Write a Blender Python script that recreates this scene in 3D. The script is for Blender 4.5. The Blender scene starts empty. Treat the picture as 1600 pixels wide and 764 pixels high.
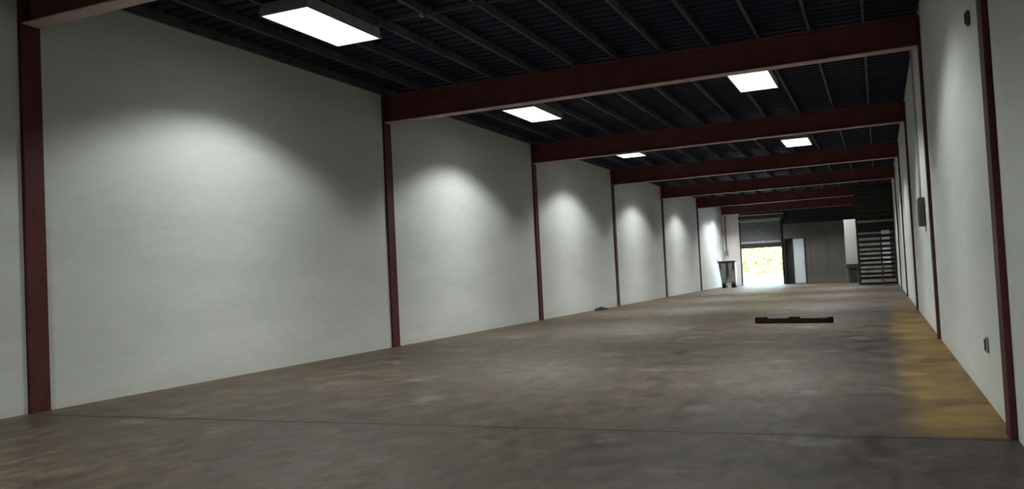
import bpy, bmesh, math, random
from mathutils import Vector, Matrix
S = bpy.context.scene
COL = S.collection
random.seed(7)

# ------------------------------------------------------------------ camera
PITCH, ROLL, YAW, F = 0.0376, -0.0499, -0.4068, 1326.4
fw = Vector((math.sin(YAW)*math.cos(PITCH), math.cos(YAW)*math.cos(PITCH), math.sin(PITCH)))
r0 = Vector((math.cos(YAW), -math.sin(YAW), 0)); u0 = r0.cross(fw)
rt = r0*math.cos(ROLL) + u0*math.sin(ROLL)
up = -r0*math.sin(ROLL) + u0*math.cos(ROLL)
cd = bpy.data.cameras.new('camera'); cam = bpy.data.objects.new('camera', cd); COL.objects.link(cam)
cam.matrix_world = Matrix(((rt.x, up.x, -fw.x, 0), (rt.y, up.y, -fw.y, 0), (rt.z, up.z, -fw.z, 1.5), (0, 0, 0, 1)))
cd.sensor_width = 36; cd.lens = F*36/1600; cd.clip_end = 400; cd.clip_start = .05
S.camera = cam

# ------------------------------------------------------------------ world, sun, exposure
W = bpy.data.worlds.new('world'); S.world = W; W.use_nodes = True
nt = W.node_tree; bg = nt.nodes['Background']
sky = nt.nodes.new('ShaderNodeTexSky'); sky.sky_type = 'NISHITA'; sky.sun_disc = False
sky.sun_elevation = math.radians(52); sky.sun_rotation = math.radians(200); sky.air_density = 1.2; sky.dust_density = 2
nt.links.new(sky.outputs[0], bg.inputs[0]); bg.inputs[1].default_value = 4.2
sd = bpy.data.lights.new('sun', 'SUN'); sd.energy = 18; sd.angle = .01; sd.color = (1, .96, .88)
sun = bpy.data.objects.new('sun', sd); COL.objects.link(sun); sun.rotation_euler = (math.radians(38), 0, math.radians(-20))
S.view_settings.view_transform = 'Standard'; S.view_settings.look = 'None'
S.view_settings.exposure = 0; S.view_settings.gamma = 1; S.view_settings.use_curve_mapping = False
LAMP_POWER = 640; PANEL = 2.4

# ------------------------------------------------------------------ materials
def nodes(name):
    m = bpy.data.materials.new(name); m.use_nodes = True
    return m, m.node_tree, m.node_tree.nodes['Principled BSDF']
def ramp(t, fac, stops):
    r = t.nodes.new('ShaderNodeValToRGB'); t.links.new(fac, r.inputs[0]); cr = r.color_ramp
    while len(cr.elements) < len(stops): cr.elements.new(.5)
    for e, (p, c) in zip(cr.elements, stops): e.position = p; e.color = (*c, 1)
    return r.outputs[0]
def noise(t, vec, scale, detail=4, rough=.55, stretch=None):
    if stretch:
        mp = t.nodes.new('ShaderNodeMapping'); mp.inputs['Scale'].default_value = stretch
        t.links.new(vec, mp.inputs[0]); vec = mp.outputs[0]
    n = t.nodes.new('ShaderNodeTexNoise'); n.inputs['Scale'].default_value = scale
    n.inputs['Detail'].default_value = detail; n.inputs['Roughness'].default_value = rough
    t.links.new(vec, n.inputs['Vector']); return n.outputs[0]
def mix(t, fac, a, b, mode='MIX'):
    m = t.nodes.new('ShaderNodeMix'); m.data_type = 'RGBA'; m.blend_type = mode
    for s, v in ((m.inputs[0], fac), (m.inputs[6], a), (m.inputs[7], b)):
        if isinstance(v, (int, float)): s.default_value = v
        elif isinstance(v, tuple): s.default_value = (*v, 1)
        else: t.links.new(v, s)
    return m.outputs[2]
def math_(t, op, a, b=None, c=None):
    m = t.nodes.new('ShaderNodeMath'); m.operation = op
    for s, v in zip(m.inputs, (a, b, c)):
        if v is None: continue
        if isinstance(v, (int, float)): s.default_value = v
        else: t.links.new(v, s)
    return m.outputs[0]
def mrange(t, v, a, b, c=0, d=1, smooth=True):
    m = t.nodes.new('ShaderNodeMapRange'); m.interpolation_type = 'SMOOTHSTEP' if smooth else 'LINEAR'
    t.links.new(v, m.inputs[0])
    for i, x in enumerate((a, b, c, d)): m.inputs[i+1].default_value = x
    return m.outputs[0]
def pos(t): return t.nodes.new('ShaderNodeNewGeometry').outputs['Position']
def bump(t, b, h, strength, dist=.01):
    n = t.nodes.new('ShaderNodeBump'); n.inputs['Strength'].default_value = strength; n.inputs['Distance'].default_value = dist
    t.links.new(h, n.inputs['Height']); t.links.new(n.outputs[0], b.inputs['Normal'])
def plain(name, c, rough=.6, metal=0, var=.18, scale=6, spec=.4):
    m, t, b = nodes(name); p = pos(t); b.inputs['Specular IOR Level'].default_value = spec
    n = noise(t, p, scale, 5)
    lo = tuple(x*(1-var) for x in c); hi = tuple(min(1, x*(1+var)) for x in c)
    t.links.new(ramp(t, n, [(.3, lo), (.7, hi)]), b.inputs['Base Color'])
    b.inputs['Roughness'].default_value = rough; b.inputs['Metallic'].default_value = metal
    return m
def wall_paint(name, c):
    m, t, b = nodes(name); p = pos(t)
    n = noise(t, p, 1.1, 5, .6, (1, .35, 1.6)); n2 = noise(t, p, 9, 4, .6, (1, .4, 1.5))
    k = math_(t, 'MULTIPLY_ADD', n2, .35, math_(t, 'MULTIPLY', n, .65))
    col = ramp(t, k, [(.3, tuple(x*.88 for x in c)), (.55, c), (.75, tuple(min(1, x*1.06) for x in c))])
    # patchy ochre tint along the foot of the wall
    sep = t.nodes.new('ShaderNodeSeparateXYZ'); t.links.new(p, sep.inputs[0])
    low = math_(t, 'MULTIPLY', mrange(t, sep.outputs[2], .25, 0, 0, .5), n)
    t.links.new(mix(t, low, col, (.5, .45, .33)), b.inputs['Base Color'])
    b.inputs['Roughness'].default_value = .75
    bump(t, b, k, .35, .012); return m
def steel_red(name, c, dusty):
    m, t, b = nodes(name); p = pos(t)
    n = noise(t, p, 2.2, 6, .65); n2 = noise(t, p, 22, 3)
    k = math_(t, 'MULTIPLY_ADD', n2, .4, math_(t, 'MULTIPLY', n, .6))
    t.links.new(ramp(t, k, [(.32, tuple(x*.6 for x in c)), (.52, c), (.72, dusty)]), b.inputs['Base Color'])
    b.inputs['Roughness'].default_value = .55; b.inputs['Specular IOR Level'].default_value = .18; bump(t, b, n2, .15, .004); return m
def concrete():
    m, t, b = nodes('floor_concrete'); p = pos(t)
    sep = t.nodes.new('ShaderNodeSeparateXYZ'); t.links.new(p, sep.inputs[0]); X, Y = sep.outputs[0], sep.outputs[1]
    big = noise(t, p, .32, 5, .6); mid = noise(t, p, 2.3, 8, .72, (1, .5, 1)); fine = noise(t, p, 5, 8, .75, (1, .5, 1))
    col = ramp(t, big, [(.34, (.058, .040, .028)), (.5, (.072, .051, .034)), (.66, (.086, .062, .040))])
    col = mix(t, .85, col, ramp(t, mid, [(.37, (.5, .49, .48)), (.5, (1, 1, 1)), (.63, (1.5, 1.47, 1.4))]), 'MULTIPLY')
    col = mix(t, .8, col, ramp(t, fine, [(.40, (.52, .52, .52)), (.5, (1, 1, 1)), (.6, (1.45, 1.44, 1.42))]), 'MULTIPLY')
    wide = noise(t, p, .22, 2, .5); col = mix(t, mrange(t, math_(t, 'MULTIPLY_ADD', X, .09, wide), .05, .5, 0, .7), col, mix(t, 1, col, (.79, .81, 1.02), 'MULTIPLY'))   # the right half is a greyer mauve
    col = mix(t, math_(t, 'MULTIPLY', mrange(t, math_(t, 'MULTIPLY_ADD', wide, 16, Y), 26, 48), .9), col, mix(t, 1, col, (1.62, 1.60, 1.5), 'MULTIPLY'))   # the far end is painted paler to carry the door's glare
    # pale scuffs and dark drag marks across the room
    sc = noise(t, p, 1.0, 7, .7, (.8, .9, 1))
    col = mix(t, mrange(t, sc, .56, .68, 0, .55), col, (.22, .20, .17))
    col = mix(t, mrange(t, sc, .44, .34, 0, .6), col, (.045, .039, .033))
    vo = t.nodes.new('ShaderNodeTexVoronoi'); vo.inputs['Scale'].default_value = .8; t.links.new(p, vo.inputs['Vector'])
    spot = math_(t, 'MULTIPLY', mrange(t, vo.outputs['Distance'], .2, .05), mrange(t, mid, .5, .6))
    col = mix(t, math_(t, 'MULTIPLY', spot, .5), col, (.03, .026, .022))
    jd = math_(t, 'ABSOLUTE', math_(t, 'SUBTRACT', math_(t, 'MULTIPLY_ADD', mid, .35, Y), 7.96))
    col = mix(t, math_(t, 'MULTIPLY', mrange(t, jd, .32, 0), .42), col, (.035, .03, .025))    # dirt along the joint
    # worn ochre walkway paint along the right wall, ending at the slab joint; thinner by the left wall
    wob = math_(t, 'MULTIPLY_ADD', mid, .6, -.3)
    ra = mrange(t, math_(t, 'ADD', X, wob), .0, .42)
    rb = math_(t, 'MULTIPLY', mrange(t, Y, 7.85, 7.95), mrange(t, Y, 40, 18))
    rw = math_(t, 'MULTIPLY', math_(t, 'MULTIPLY', ra, rb), mrange(t, mid, .30, .5, .55, 1))
    och = ramp(t, sc, [(.38, (.09, .047, .010)), (.5, (.19, .108, .018)), (.62, (.29, .18, .036))])
    col = mix(t, rw, col, och)
    lw = math_(t, 'MULTIPLY', mrange(t, math_(t, 'ADD', X, wob), -9.9, -10.45), .6)
    col = mix(t, lw, col, (.11, .082, .035))
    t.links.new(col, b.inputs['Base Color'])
    b.inputs['Specular IOR Level'].default_value = .36
    t.links.new(mrange(t, mid, .3, .7, .4, .7), b.inputs['Roughness'])
    bump(t, b, math_(t, 'ADD', math_(t, 'MULTIPLY', mid, .6), math_(t, 'MULTIPLY', fine, .4)), .45, .02); return m
def emit(name, c, s):
    m, t, b = nodes(name)
    b.inputs['Base Color'].default_value = (.8, .8, .8, 1); b.inputs['Emission Color'].default_value = (*c, 1)
    b.inputs['Emission Strength'].default_value = s; return m
M = dict(
    wall=wall_paint('wall_white_paint', (.605, .628, .608)), wall_r=wall_paint('wall_grey_white_paint', (.72, .75, .73)),
    back=wall_paint('wall_warm_white_paint', (.90, .83, .82)),
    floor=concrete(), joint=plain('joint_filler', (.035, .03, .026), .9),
    column=steel_red('column_red_oxide', (.098, .031, .028), (.115, .045, .041)), beam=steel_red('beam_red_oxide', (.15, .05, .052), (.18, .066, .066)),
    flange=steel_red('beam_flange_pale', (.62, .47, .44), (.70, .57, .54)),  # bottom flange coloured much paler than the web
    deck=plain('deck_dark_blue', (.024, .026, .048), .7, 0, .3, 2, .08), purlin=plain('purlin_steel', (.085, .088, .105), .6, 0, .35, 3, .2),
    housing=plain('lamp_housing', (.30, .29, .29), .5), panel=emit('lamp_panel', (.97, 1, .97), PANEL),
    galv=plain('galvanised', (.42, .43, .44), .45, .3), dark=plain('dark_paint', (.03, .03, .03), .6), darkgreen=plain('dark_green_steel', (.03, .035, .026), .6),
    shutter=plain('shutter_grey', (.17, .178, .195), .55), rubber=plain('rubber', (.018, .017, .016), .8),
    part=plain('partition_grey', (.105, .098, .093), .7, 0, .12, 1.2), partlow=plain('partition_base_grey', (.135, .115, .10), .7),
    clad=plain('dark_cladding', (.03, .027, .028), .7), paledoor=plain('pale_blue_door', (.60, .65, .71), .5, 0, .05),
    white=plain('white_pier_paint', (.34, .325, .325), .6, 0, .05), pierlow=plain('pier_grey_dado', (.2, .2, .19), .7),
    slat_grey=plain('slat_grey', (.34, .33, .32), .5, 0, .35, 2.5), slat_white=plain('slat_white', (.85, .87, .84), .5, 0, .2, 3), slat_dark=plain('slat_dark', (.075, .08, .075), .6),
    rust=plain('rusty_post', (.13, .06, .038), .8, 0, .4, 4), bin=plain('bin_grey', (.24, .26, .25), .55), timber=plain('dark_timber', (.014, .010, .006), .9, 0, .4, 9, .1),
    rag=plain('dark_rag', (.022, .02, .018), .9), plastic=plain('grey_plastic', (.30, .31, .32), .5), plastic_d=plain('dark_grey_enclosure', (.09, .095, .105), .5),
    yard=plain('yard_concrete', (.62, .60, .55), .9, 0, .1, .8), leaf=plain('leaves', (.25, .33, .10), .7, 0, .3, 1.5), bark=plain('bark', (.16, .12, .08), .9), block=plain('concrete_block', (.34, .34, .33), .9))

# ------------------------------------------------------------------ mesh helpers
class MB:
    def __init__(s): s.bm = bmesh.new()
    def box(s, x0, x1, y0, y1, z0, z1, bev=0):
        v = [s.bm.verts.new(p) for p in ((x0,y0,z0),(x1,y0,z0),(x1,y1,z0),(x0,y1,z0),(x0,y0,z1),(x1,y0,z1),(x1,y1,z1),(x0,y1,z1))]
        fs = [s.bm.faces.new([v[i] for i in q]) for q in ((0,3,2,1),(4,5,6,7),(0,1,5,4),(1,2,6,5),(2,3,7,6),(3,0,4,7))]
        if bev:
            es = list({e for f in fs for e in f.edges})
            bmesh.ops.bevel(s.bm, geom=es, offset=bev, segments=2, affect='EDGES', profile=.5)
        return s
    def loft(s, rings, cap=True):
        rs = [[s.bm.verts.new(p) for p in r] for r in rings]; n = len(rs[0])
        for a, b in zip(rs, rs[1:]):
            for i in range(n): s.bm.faces.new((a[i], a[(i+1) % n], b[(i+1) % n], b[i]))
        if cap: s.bm.faces.new(rs[0][::-1]); s.bm.faces.new(rs[-1])
        return s
    def frustum(s, a, b):   # a, b = (x0,x1,y0,y1,z)
        q = lambda t: [(t[0],t[2],t[4]),(t[1],t[2],t[4]),(t[1],t[3],t[4]),(t[0],t[3],t[4])]
        return s.loft([q(a), q(b)])
    def tube(s, p0, p1, r, n=10, r1=None):
        p0, p1 = Vector(p0), Vector(p1); d = (p1-p0).normalized()
        a = d.orthogonal().normalized(); b = d.cross(a); R = []
        for p, rr in ((p0, r), (p1, r if r1 is None else r1)):
            R.append([p + a*rr*math.cos(2*math.pi*i/n) + b*rr*math.sin(2*math.pi*i/n) for i in range(n)])
        return s.loft(R)
    def build(s, name, mat, parent=None, loc=None):
        bmesh.ops.recalc_face_normals(s.bm, faces=s.bm.faces)
        me = bpy.data.meshes.new(name); s.bm.to_mesh(me); s.bm.free(); me.materials.append(M[mat])
        return link(name, me, parent, loc)
def link(name, me, parent=None, loc=None):
    o = bpy.data.objects.new(name, me); COL.objects.link(o)
    if parent: o.parent = parent
    if loc: o.location = loc
    return o
def struct(o): o['kind'] = 'structure'; return o
def tag(o, label, cat, group=None):
    o['label'] = label; o['category'] = cat
    if group: o['group'] = group
    return o
def thing(name, label, cat, loc, group=None, rz=0):
    o = link(name, None, None, loc); o.rotation_euler = (0, 0, rz); return tag(o, label, cat, group)
def copy_tree(o, loc, label):
    r = o.copy(); COL.objects.link(r); r.location = loc; r['label'] = label
    for ch in o.children:
        if ch.type == 'LIGHT': continue
        c = ch.copy(); COL.objects.link(c); c.parent = r
        for g in ch.children:
            d = g.copy(); COL.objects.link(d); d.parent = c
    return r

XL, XR, ZB, ZP, ZD = -10.46, 0.93, 5.23, 5.88, 6.10
FR = [-10.6, -1.25, 7.97, 17.12, 26.41, 35.58, 44.73, 54.3, 63.6]   # frame lines; FR[2] is the nearest one in view
Y0, Y1 = FR[0], FR[-1]

# ------------------------------------------------------------------ floor, walls, ceiling
floor = struct(MB().box(XL-.5, XR+.5, Y0-.3, Y1+.3, -.30, -.04).build('floor', 'joint'))
for i in range(len(FR)-1):
    a, b = FR[i]-.18, FR[i+1]-.18
    if i == 0: a = Y0-.25
    if i == len(FR)-2: b = Y1+.3
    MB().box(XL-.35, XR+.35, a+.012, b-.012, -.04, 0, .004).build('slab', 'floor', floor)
for side, X, sg, mat in (('left', XL, -1, 'wall'), ('right', XR, 1, 'wall_r')):
    xs = sorted((X+sg*.36, X+sg*.46))
    w = struct(MB().box(xs[0], xs[1], Y0-.3, Y1+.3, 0, ZD+.06).build('wall_'+side, mat))
    xs = sorted((X, X+sg*.36))
    for i in range(len(FR)-1):
        last = i == len(FR)-2
        MB().box(xs[0], xs[1], FR[i]+(.155 if i else -.2), FR[i+1]+(.3 if last else -.155), 0.0, ZD-.02).build('wall_panel', mat, w)
struct(MB().box(XL, XR, Y0-.3, Y0, 0, ZD).build('wall_front', 'wall'))
# corrugated roof deck: trapezoid ribs run across the room
bm = bmesh.new(); prof = []; y = Y0-.3
while y < Y1+.3:
    prof += [(y, ZD), (y+.12, ZD), (y+.15, ZD+.05), (y+.27, ZD+.05)]; y += .30
lo = [bm.verts.new((XL-.46, a, z)) for a, z in prof]; hi = [bm.verts.new((XR+.46, a, z)) for a, z in prof]
for i in range(len(prof)-1): bm.faces.new((lo[i], lo[i+1], hi[i+1], hi[i]))
me = bpy.data.meshes.new('ceiling'); bm.to_mesh(me); bm.free(); me.materials.append(M['deck'])
ceiling = struct(link('ceiling', me))
sol = ceiling.modifiers.new('sheet', 'SOLIDIFY'); sol.thickness = .06; sol.offset = 1
# purlins: C-section, one length per bay and line
PX = [XL+.06 + .944*k for k in range(13)]; PX = [x for x in PX if x < XR-.05]
for i in range(len(FR)-1):
    L = FR[i+1]-FR[i]-.01; m = MB()
    m.box(-.004, .004, 0, L, ZP, ZD).box(-.004, .05, 0, L, ZP, ZP+.008).box(-.004, .05, 0, L, ZD-.012, ZD-.004).box(.044, .05, 0, L, ZP+.008, ZP+.03)
    o = m.build('purlin', 'purlin', ceiling, (PX[0]-.03, FR[i]+.005, 0)); me = o.data
    for x in PX[1:]: link('purlin', me, ceiling, (x-.02, FR[i]+.005, 0))
# back wall: white strip left of the door, dark cladding elsewhere
DX0, DX1, DZ = -9.22, -6.32, 4.66
wb = struct(MB().box(XL, DX0, Y1+.02, Y1+.3, 0, ZD).build('wall_back', 'back'))
MB().box(DX0, DX1, Y1+.02, Y1+.3, DZ, ZD).build('cladding', 'clad', wb)
MB().box(DX1, XR, Y1+.02, Y1+.3, 0, ZD).build('cladding', 'clad', wb)

# ------------------------------------------------------------------ columns and beams
ORD = {1: 'behind the viewpoint', 2: 'nearest', 3: 'second', 4: 'third', 5: 'fourth', 6: 'fifth', 7: 'sixth'}
def column(side, i):
    X, s = (XL, 1) if side == 'left' else (XR, -1)
    if i < 2: lab = 'dark red steel column on the %s wall behind the viewpoint' % side
    elif i == 2: lab = 'nearest dark red steel column on the %s wall, %s' % (side, 'at the far left of the photo' if side == 'left' else 'at the far right of the photo')
    else: lab = '%s dark red steel column from the front along the %s wall' % (ORD[i], side)
    c = thing('steel_column', lab, 'column', (X, FR[i], 0), 'steel columns along the %s wall' % side)
    def b(m, x0, x1, y0, y1, z0, z1, bev=0): a, q = sorted((s*x0, s*x1)); return m.box(a, q, y0, y1, z0, z1, bev)
    b(MB(), .0, .05, -.145, .145, .02, ZP-.01, .004).build('front_flange', 'column', c)
    b(MB(), -.28, -.26, -.145, .145, .02, ZP-.01).build('rear_flange', 'column', c)
    b(MB(), -.26, .0, -.007, .007, .02, ZP-.01).build('web', 'column', c)
    b(MB(), -.28, .053, -.147, .147, .0, .02).build('base_plate', 'column', c)
for i in range(1, 8):
    column('left', i)
    column('right', i)
BL = {2: 'nearest dark red roof beam, at the top left corner of the photo', 3: 'second dark red roof beam from the front, deep and spanning the whole room',
      4: 'third dark red roof beam, just beyond the two panel lights', 5: 'fourth dark red roof beam from the front', 6: 'fifth dark red roof beam from the front',
      7: 'sixth dark red roof beam, ending at the dark louvered screen', 8: 'last dark red roof beam, against the back wall over the roller door', 1: 'dark red roof beam behind the viewpoint'}
for i in range(1, 9):
    y = FR[i] if i < 8 else Y1-.16
    xa, xb = (XL+.055, XR-.055) if i < 8 else (XL+.005, XR-.005)
    bt = thing('roof_beam', BL[i], 'beam', (0, y, 0), 'roof beams across the room')
    rise = .075                                                    # the beams taper slightly towards the right wall
    q = lambda x, y0, y1, z0, z1: [(x, y0, z0), (x, y1, z0), (x, y1, z1), (x, y0, z1)]
    MB().loft([q(xa, -.006, .006, ZB+.02, ZP-.02), q(xb, -.006, .006, ZB+.02+rise, ZP-.02)]).build('web', 'beam', bt)
    MB().loft([q(xa, -.13, .13, ZB, ZB+.02), q(xb, -.13, .13, ZB+rise, ZB+.02+rise)]).build('bottom_flange', 'flange', bt)
    MB().box(xa, xb, -.13, .13, ZP-.02, ZP-.001).build('top_flange', 'beam', bt)

# ------------------------------------------------------------------ ceiling lights
def lamp_data(k):
    d = bpy.data.lights.new('panel_lamp', 'SPOT'); d.energy = LAMP_POWER*k; d.spot_size = math.radians(172); d.spot_blend = 0
    d.shadow_soft_size = .22; d.color = (.965, 1, .955); d.use_nodes = True
    t = d.node_tree; e = t.nodes['Emission']
    g = t.nodes.new('ShaderNodeNewGeometry'); sp = t.nodes.new('ShaderNodeSeparateXYZ'); t.links.new(g.outputs['Incoming'], sp.inputs[0])
    c = math_(t, 'ABSOLUTE', sp.outputs[2])                       # cosine of the angle off straight down
    cut = mrange(t, c, .36, .56)                                   # the housing's rim cuts the beam off at about 64 degrees
    sn = math_(t, 'SQRT', math_(t, 'MAXIMUM', math_(t, 'SUBTRACT', 1, math_(t, 'MULTIPLY', c, c)), .22))
    f = math_(t, 'DIVIDE', .8, sn)
    t.links.new(math_(t, 'MULTIPLY', cut, f), e.inputs['Strength']); return d
LD, LD_FAR = lamp_data(1), lamp_data(1.22)
def panel_light():
    t = thing('panel_light', '', 'ceiling light', (0, 0, 5.68), 'panel lights under the roof')
    hx, hy = .45, 1.03
    m = MB(); m.frustum((-hx, hx, -hy, hy, .025), (-hx+.02, hx-.02, -hy+.03, hy-.03, .195)); m.build('housing', 'housing', t)
    m = MB()
    for a in ((-hx, hx, -hy, -hy+.03), (-hx, hx, hy-.03, hy), (-hx, -hx+.025, -hy+.03, hy-.03), (hx-.025, hx, -hy+.03, hy-.03)): m.box(*a, 0, .025)
    m.build('rim', 'housing', t)
    MB().box(-hx+.025, hx-.025, -hy+.03, hy-.03, .006, .024).build('diffuser', 'panel', t)
    return t
proto = panel_light()
LX, RX = -8.05, -2.40
LAMPS = [(LX, -7, 'panel light behind the viewpoint, left row'), (RX, -7, 'panel light behind the viewpoint, right row'),
    (LX, 2.9, 'panel light above the viewpoint, left row'), (RX, 1.6, 'panel light above the viewpoint, right row'),
    (LX, 11.4, 'largest bright white panel light, nearest one at the top left'), (RX, 11.7, 'panel light above the frame, right row'),
    (LX, 20.5, 'bright white panel light seen just under the second roof beam, left row'), (RX, 20.05, 'bright white panel light under the roof near the right wall, between second and third beams'),
    (LX, 29.55, 'thin bright sliver of panel light under the third roof beam, left row'), (RX, 31.2, 'small bright panel light beyond the third roof beam, right row'),
    (LX, 38.8, 'panel light hidden behind the fourth roof beam, left row'), (RX, 37.9, 'panel light hidden behind the fourth roof beam, right row'),
    (LX, 48.0, 'panel light hidden behind the fifth roof beam, left row'), (RX, 48.0, 'added panel light hidden behind the fifth roof beam, right row'),  # right-row light added to brighten the back of the room
    (RX, 57.4, 'added panel light hidden behind the sixth roof beam, right row'), (LX, 57.4, 'panel light hidden behind the sixth roof beam, left row'), (-8.5, 59.72, 'added panel light hidden over the roller door')]  # right-row and roller-door lights added to lift the far end
for i, (x, y, lab) in enumerate(LAMPS):
    loc = (x, y, 5.68); o = proto if i == 0 else copy_tree(proto, loc, lab); o.location = loc; o['label'] = lab
    l = bpy.data.objects.new('panel_lamp', LD if y < 15 else LD_FAR); COL.objects.link(l); l.parent = o; l.location = (0, 0, -.03)
# conduit strung under the purlins beside the nearest light
c = thing('conduit', 'thin grey conduit running across the ceiling from the largest panel light', 'conduit', (0, 0, 0))
MB().tube((-7.6, 12.15, 5.855), (-2.86, 12.15, 5.855), .018, 8).build('pipe', 'purlin', c)
for x in (-6.64, -4.75, -3.8): MB().box(x-.03, x+.03, 12.11, 12.19, 5.83, 5.88).build('clip', 'galv', c)

# ------------------------------------------------------------------ roller door
d1 = struct(link('door_1', None, None, (0, Y1, 0)))
m = bmesh.new(); n = 22; zb, zt = 2.975, 4.64; prof = []
for k in range(n):
    z = zb+(zt-zb)*k/n; h = (zt-zb)/n
    prof += [(-.02, z), (-.045, z+h*.25), (-.045, z+h*.6), (-.02, z+h*.85)]
A = [m.verts.new((DX0+.04, y, z)) for y, z in prof]; B = [m.verts.new((DX1-.04, y, z)) for y, z in prof]
for i in range(len(prof)-1): m.faces.new((A[i], B[i], B[i+1], A[i+1]))
me = bpy.data.meshes.new('curtain'); m.to_mesh(me); m.free(); me.materials.append(M['shutter']); cu = link('curtain', me, d1)
so = cu.modifiers.new('sheet', 'SOLIDIFY'); so.thickness = .012
MB().box(DX0+.03, DX1-.03, -.075, -.01, 2.68, 2.98, .01).build('bottom_bar', 'dark', d1)
for x in (DX0, DX1): MB().box(x-.05, x+.05, -.10, .018, 0, 4.66).build('guide_rail', 'darkgreen', d1)
MB().box(DX0-.02, DX1+.25, -.42, .018, 4.72, 5.10, .03).build('hood', 'shutter', d1).data.materials[0] = M['darkgreen']
MB().box(DX0+.05, DX1-.05, -.06, -.045, 3.02, 3.16).build('bottom_slat', 'galv', d1)
MB().box(DX0-.02, DX1+.25, -.45, -.42, 5.02, 5.09).build('hood_lip', 'galv', d1)
MB().box(DX0+.06, DX1-.02, -.12, -.05, 4.56, 4.66).build('lintel_strip', 'galv', d1)
# partition with its dark doorway and pale door
PY = 62.6
pw = struct(link('wall_partition', None, None, (0, PY, 0)))
MB().box(-6.10, -5.50, -.06, .06, 3.2, 4.22).build('lintel', 'part', pw)
px = [-5.50, -4.35, -3.2, -2.05]
for a, b in zip(px, px[1:]):
    MB().box(a, b-.012, -.06, .06, .42, 4.22).build('partition_panel', 'part', pw)
    MB().box(a, b-.012, -.075, .06, 0, .42).build('kick_panel', 'partlow', pw)
MB().box(-6.10, -2.05, -.08, .08, 4.22, 4.27).build('cap_rail', 'dark', pw)
d2 = struct(link('door_2', None, None, (0, PY-.08, 0)))
leaf = MB().box(-5.48, -4.76, -.03, .015, .03, 3.13, .004).build('door_leaf', 'paledoor', d2)
MB().box(-5.53, -5.48, -.05, .018, 0, 3.18).build('door_frame', 'dark', d2); MB().box(-4.76, -4.71, -.05, .018, 0, 3.18).build('door_frame', 'dark', d2)
MB().tube((-4.86, -.10, 1.35), (-4.86, -.10, 1.55), .02, 8).build('door_handle', 'galv', leaf)
d3 = struct(link('door_3', None, None, (0, PY, 0)))
MB().box(-6.06, -5.54, .30, .34, 0, 3.15).build('door_leaf', 'darkgreen', d3)  # dark sheet standing for the dark inside of the open doorway
MB().box(-6.11, -6.05, -.07, .34, 0, 3.2).build('door_frame', 'dark', d3)
# white pier and dark pedestal
pr = struct(link('trim_1', None, None, (-1.6, 59.3, 0)))
MB().box(-.38, .38, -.16, .16, 1.18, 4.10, .01).build('pier_upper', 'white', pr)
MB().box(-.37, .37, -.15, .15, 0, 1.18).build('pier_lower', 'pierlow', pr)
pd = thing('pedestal', 'dark pedestal with a wide top and narrow stem standing against the white pier', 'pedestal', (-1.6, 58.85, 0))
MB().box(-.36, .36, -.2, .2, .93, 1.22, .03).build('top', 'dark', pd)
MB().frustum((-.18, .18, -.14, .14, 0.04), (-.2, .2, -.16, .16, .93)).build('stem', 'dark', pd)
MB().box(-.24, .24, -.2, .2, 0, .04).build('base', 'dark', pd)

# ------------------------------------------------------------------ slatted screen
SY = 53.6
sc = thing('slatted_screen', 'tall slatted screen of pale and dark bars in the far right corner', 'screen', (0, SY, 0))
for x, w, z1, mt in ((-1.10, .05, ZP-.02, 'dark'), (.865, .035, ZP-.02, 'dark')):
    MB().box(x-w, x+w, -.05, .05, 0, z1).build('post', mt, sc)
MB().box(.12, .18, -.075, -.01, 0, 1.25).build('post', 'rust', sc)['label'] = 'rusty brown lower post'
MB().box(.12, .18, -.075, -.01, 1.25, 2.92).build('post', 'dark', sc)
MB().box(-1.05, .88, -.06, .06, 3.60, 3.73).build('header_rail', 'slat_grey', sc)['label'] = 'pale grey top rail'
MB().box(-1.05, .88, -.04, .04, 2.93, 3.03).build('header_rail', 'slat_grey', sc)
zs = [2.64, 2.33, 2.04, 1.79, 1.52, 1.26, 1.00, .76, .50, .20]
tint = ['slat_grey']*10
for k, z in enumerate(zs):
    h = .07 if k in (0, 1, 6, 7) else .055
    if k == 9: h = .09
    MB().box(-1.02, .11, -.03, .015, z-h, z+h).build('slat', 'slat_grey', sc)
    MB().box(.19, .63, -.03, .015, z-h, z+h).build('slat', 'slat_white' if k < 6 else 'slat_grey', sc)
    MB().box(.64, .83, -.03, .015, z-h, z+h).build('slat', 'slat_grey' if k == 9 else 'slat_dark', sc)
MB().box(.2, .64, -.05, -.03, 2.88, 3.10).build('bright_plate', 'slat_white', sc)
z = 3.95
while z < 5.7:
    mm = MB(); mm.loft([[(x, -.05, z), (x, -.035, z-.01), (x, .05, z+.14), (x, .035, z+.15)] for x in (-1.04, .82)]); mm.build('louver', 'slat_dark', sc); z += .27
MB().box(-1.05, .86, .10, .12, .0, ZP-.02).build('backing_sheet', 'clad', sc)

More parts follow.
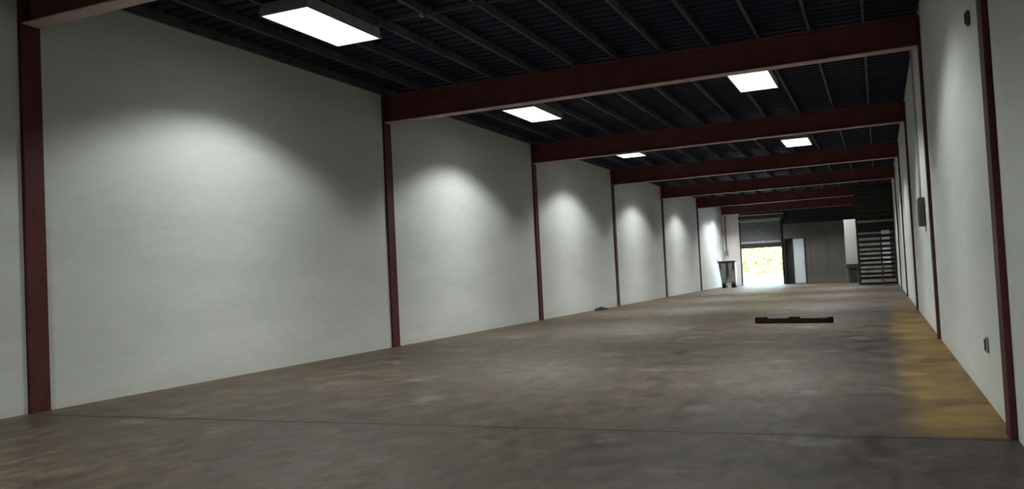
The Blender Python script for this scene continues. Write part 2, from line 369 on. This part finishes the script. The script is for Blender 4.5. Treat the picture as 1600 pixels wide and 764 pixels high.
# ------------------------------------------------------------------ cart in the back left corner
ct = thing('wheeled_cart', 'grey wheeled cart with dark rim beside the bright roller door', 'cart', (-9.5, 59.0, 0))
MB().frustum((-.40, .52, -.30, .30, .30), (-.58, .54, -.36, .36, 1.70)).build('body', 'bin', ct)
MB().box(-.61, .565, -.39, .39, 1.70, 1.83, .02).build('rim', 'dark', ct)
MB().box(-.08, .10, -.375, -.33, .75, 1.68).build('strap', 'darkgreen', ct)
MB().box(.36, .47, -.385, -.34, 1.2, 1.68).build('strap', 'darkgreen', ct); MB().box(-.47, -.40, -.385, -.34, 1.25, 1.68).build('strap', 'darkgreen', ct)
MB().tube((-.3, 0, .2), (.48, 0, .2), .03).build('axle', 'dark', ct)
for x in (-.30, .34):
    for y in (-.2, .2):
        w = MB().tube((x-.09, y, .21), (x+.18, y, .21), .21, 16).build('wheel', 'rubber', ct)
        MB().tube((x-.10, y, .21), (x+.19, y, .21), .07, 10).build('hub', 'galv', w)
MB().tube((-.58, -.2, 1.80), (-.66, -.2, 1.95), .02, 8).build('handle', 'dark', ct)
sb = thing('switch_box', 'small grey switch box with conduit in the far left corner above the cart', 'switch box', (-10.25, Y1+.02, 2.4))
MB().box(-.12, .12, -.14, 0, -.15, .2, .01).build('enclosure', 'plastic', sb)
MB().tube((0, -.06, .2), (0, -.06, 2.75), .035, 8).build('conduit', 'rust', sb)

# ------------------------------------------------------------------ small things on floor and walls
tb = thing('timber_bar', 'long low dark bar lying across the concrete floor', 'bar', (-2.05, 22.2, 0), rz=-.24)
MB().box(-.92, .92, -.09, .09, 0, .115, .012).build('bar', 'timber', tb)
MB().box(-.95, -.68, -.11, .11, 0, .15, .02).build('end_block', 'timber', tb)
MB().box(.84, .95, -.11, .11, 0, .14, .02).build('end_block', 'timber', tb)
MB().box(-.1, .14, -.08, .08, .115, .15, .01).build('cleat', 'timber', tb)
def rag(name, label, loc, rx, ry, h, mat):
    bm = bmesh.new(); bmesh.ops.create_icosphere(bm, subdivisions=3, radius=1)
    for v in bm.verts:
        k = 1+.25*math.sin(v.co.x*5+1)*math.cos(v.co.y*6)+random.uniform(-.08, .08)
        v.co = Vector((v.co.x*rx*k, v.co.y*ry*k, max(0, v.co.z)*h*k))
    me = bpy.data.meshes.new(name); bm.to_mesh(me); bm.free(); me.materials.append(M[mat])
    return tag(link(name, me, None, loc), label, 'rag')
rag('crumpled_rag', 'dark crumpled rag on the floor at the foot of the left wall', (-10.22, 32.3, 0), .17, .55, .11, 'rag')
def wall_box(name, label, cat, y, z, w, h, d, mat, lid):
    t = thing(name, label, cat, (XR, y, z))
    MB().box(-d, -.004, -w/2, w/2, -h/2, h/2, .006).build('enclosure', mat, t)
    MB().box(-d-.012, -d, -w/2+.02, w/2-.02, -h/2+.02, h/2-.02).build('cover', lid, t); return t
eb = wall_box('electrical_panel', 'dark grey electrical panel on the right wall beyond the second column', 'electrical panel', 19.6, 2.41, .6, .58, .12, 'plastic_d', 'plastic_d')
MB().tube((-.06, 0, .31), (-.06, 0, 3.4), .025, 8).build('conduit', 'galv', eb)
wo = wall_box('wall_outlet', 'small grey outlet box low on the right wall near the nearest column', 'outlet', 9.5, .60, .10, .15, .025, 'plastic', 'plastic_d')
wh = wall_box('wall_bracket', 'small dark bracket high on the right wall near the nearest column', 'bracket', 9.12, 3.74, .07, .14, .035, 'plastic_d', 'dark')

# ------------------------------------------------------------------ yard outside the roller door
struct(MB().box(-40, 20, Y1+.3, 110, -.3, -.02).build('ground', 'yard'))
def bush(x, y, r, h, label):
    t = thing('leafy_tree', label, 'tree', (x, y, -.02), 'trees in the yard')
    MB().tube((0, 0, 0), (0, 0, h*.6), .12, 8, .05).build('trunk', 'bark', t)
    bm = bmesh.new()
    for k in range(1500):
        d = Vector((random.gauss(0, 1), random.gauss(0, 1), random.gauss(0, 1))).normalized()*random.uniform(.55, 1)
        c = Vector((d.x*r, d.y*r, h*.55+d.z*h*.48)); a = Vector((random.gauss(0,1), random.gauss(0,1), random.gauss(0,1))).normalized()
        b = a.orthogonal().normalized(); s = random.uniform(.08, .16)
        bm.faces.new([bm.verts.new(c+p) for p in (a*s*1.5, b*s, -a*s*1.5, -b*s)])
    me = bpy.data.meshes.new('foliage'); bm.to_mesh(me); bm.free(); me.materials.append(M['leaf'])
    f = link('foliage', me, t); f['kind'] = 'stuff'
bush(-9.6, 80, 1.7, 5.2, 'sunlit leafy tree in the yard, middle of the door opening')
bush(-12.3, 83, 1.8, 4.6, 'sunlit leafy tree in the yard, left in the door opening')
bush(-8.1, 86, 1.9, 5.5, 'sunlit leafy tree in the yard, right in the door opening')
kb = MB().box(-.7, .7, -.3, .3, 0, .5, .03).build('concrete_block', 'block', None, (-9.9, 73, -.02)); tag(kb, 'low grey concrete block standing in the sunlit yard', 'block')
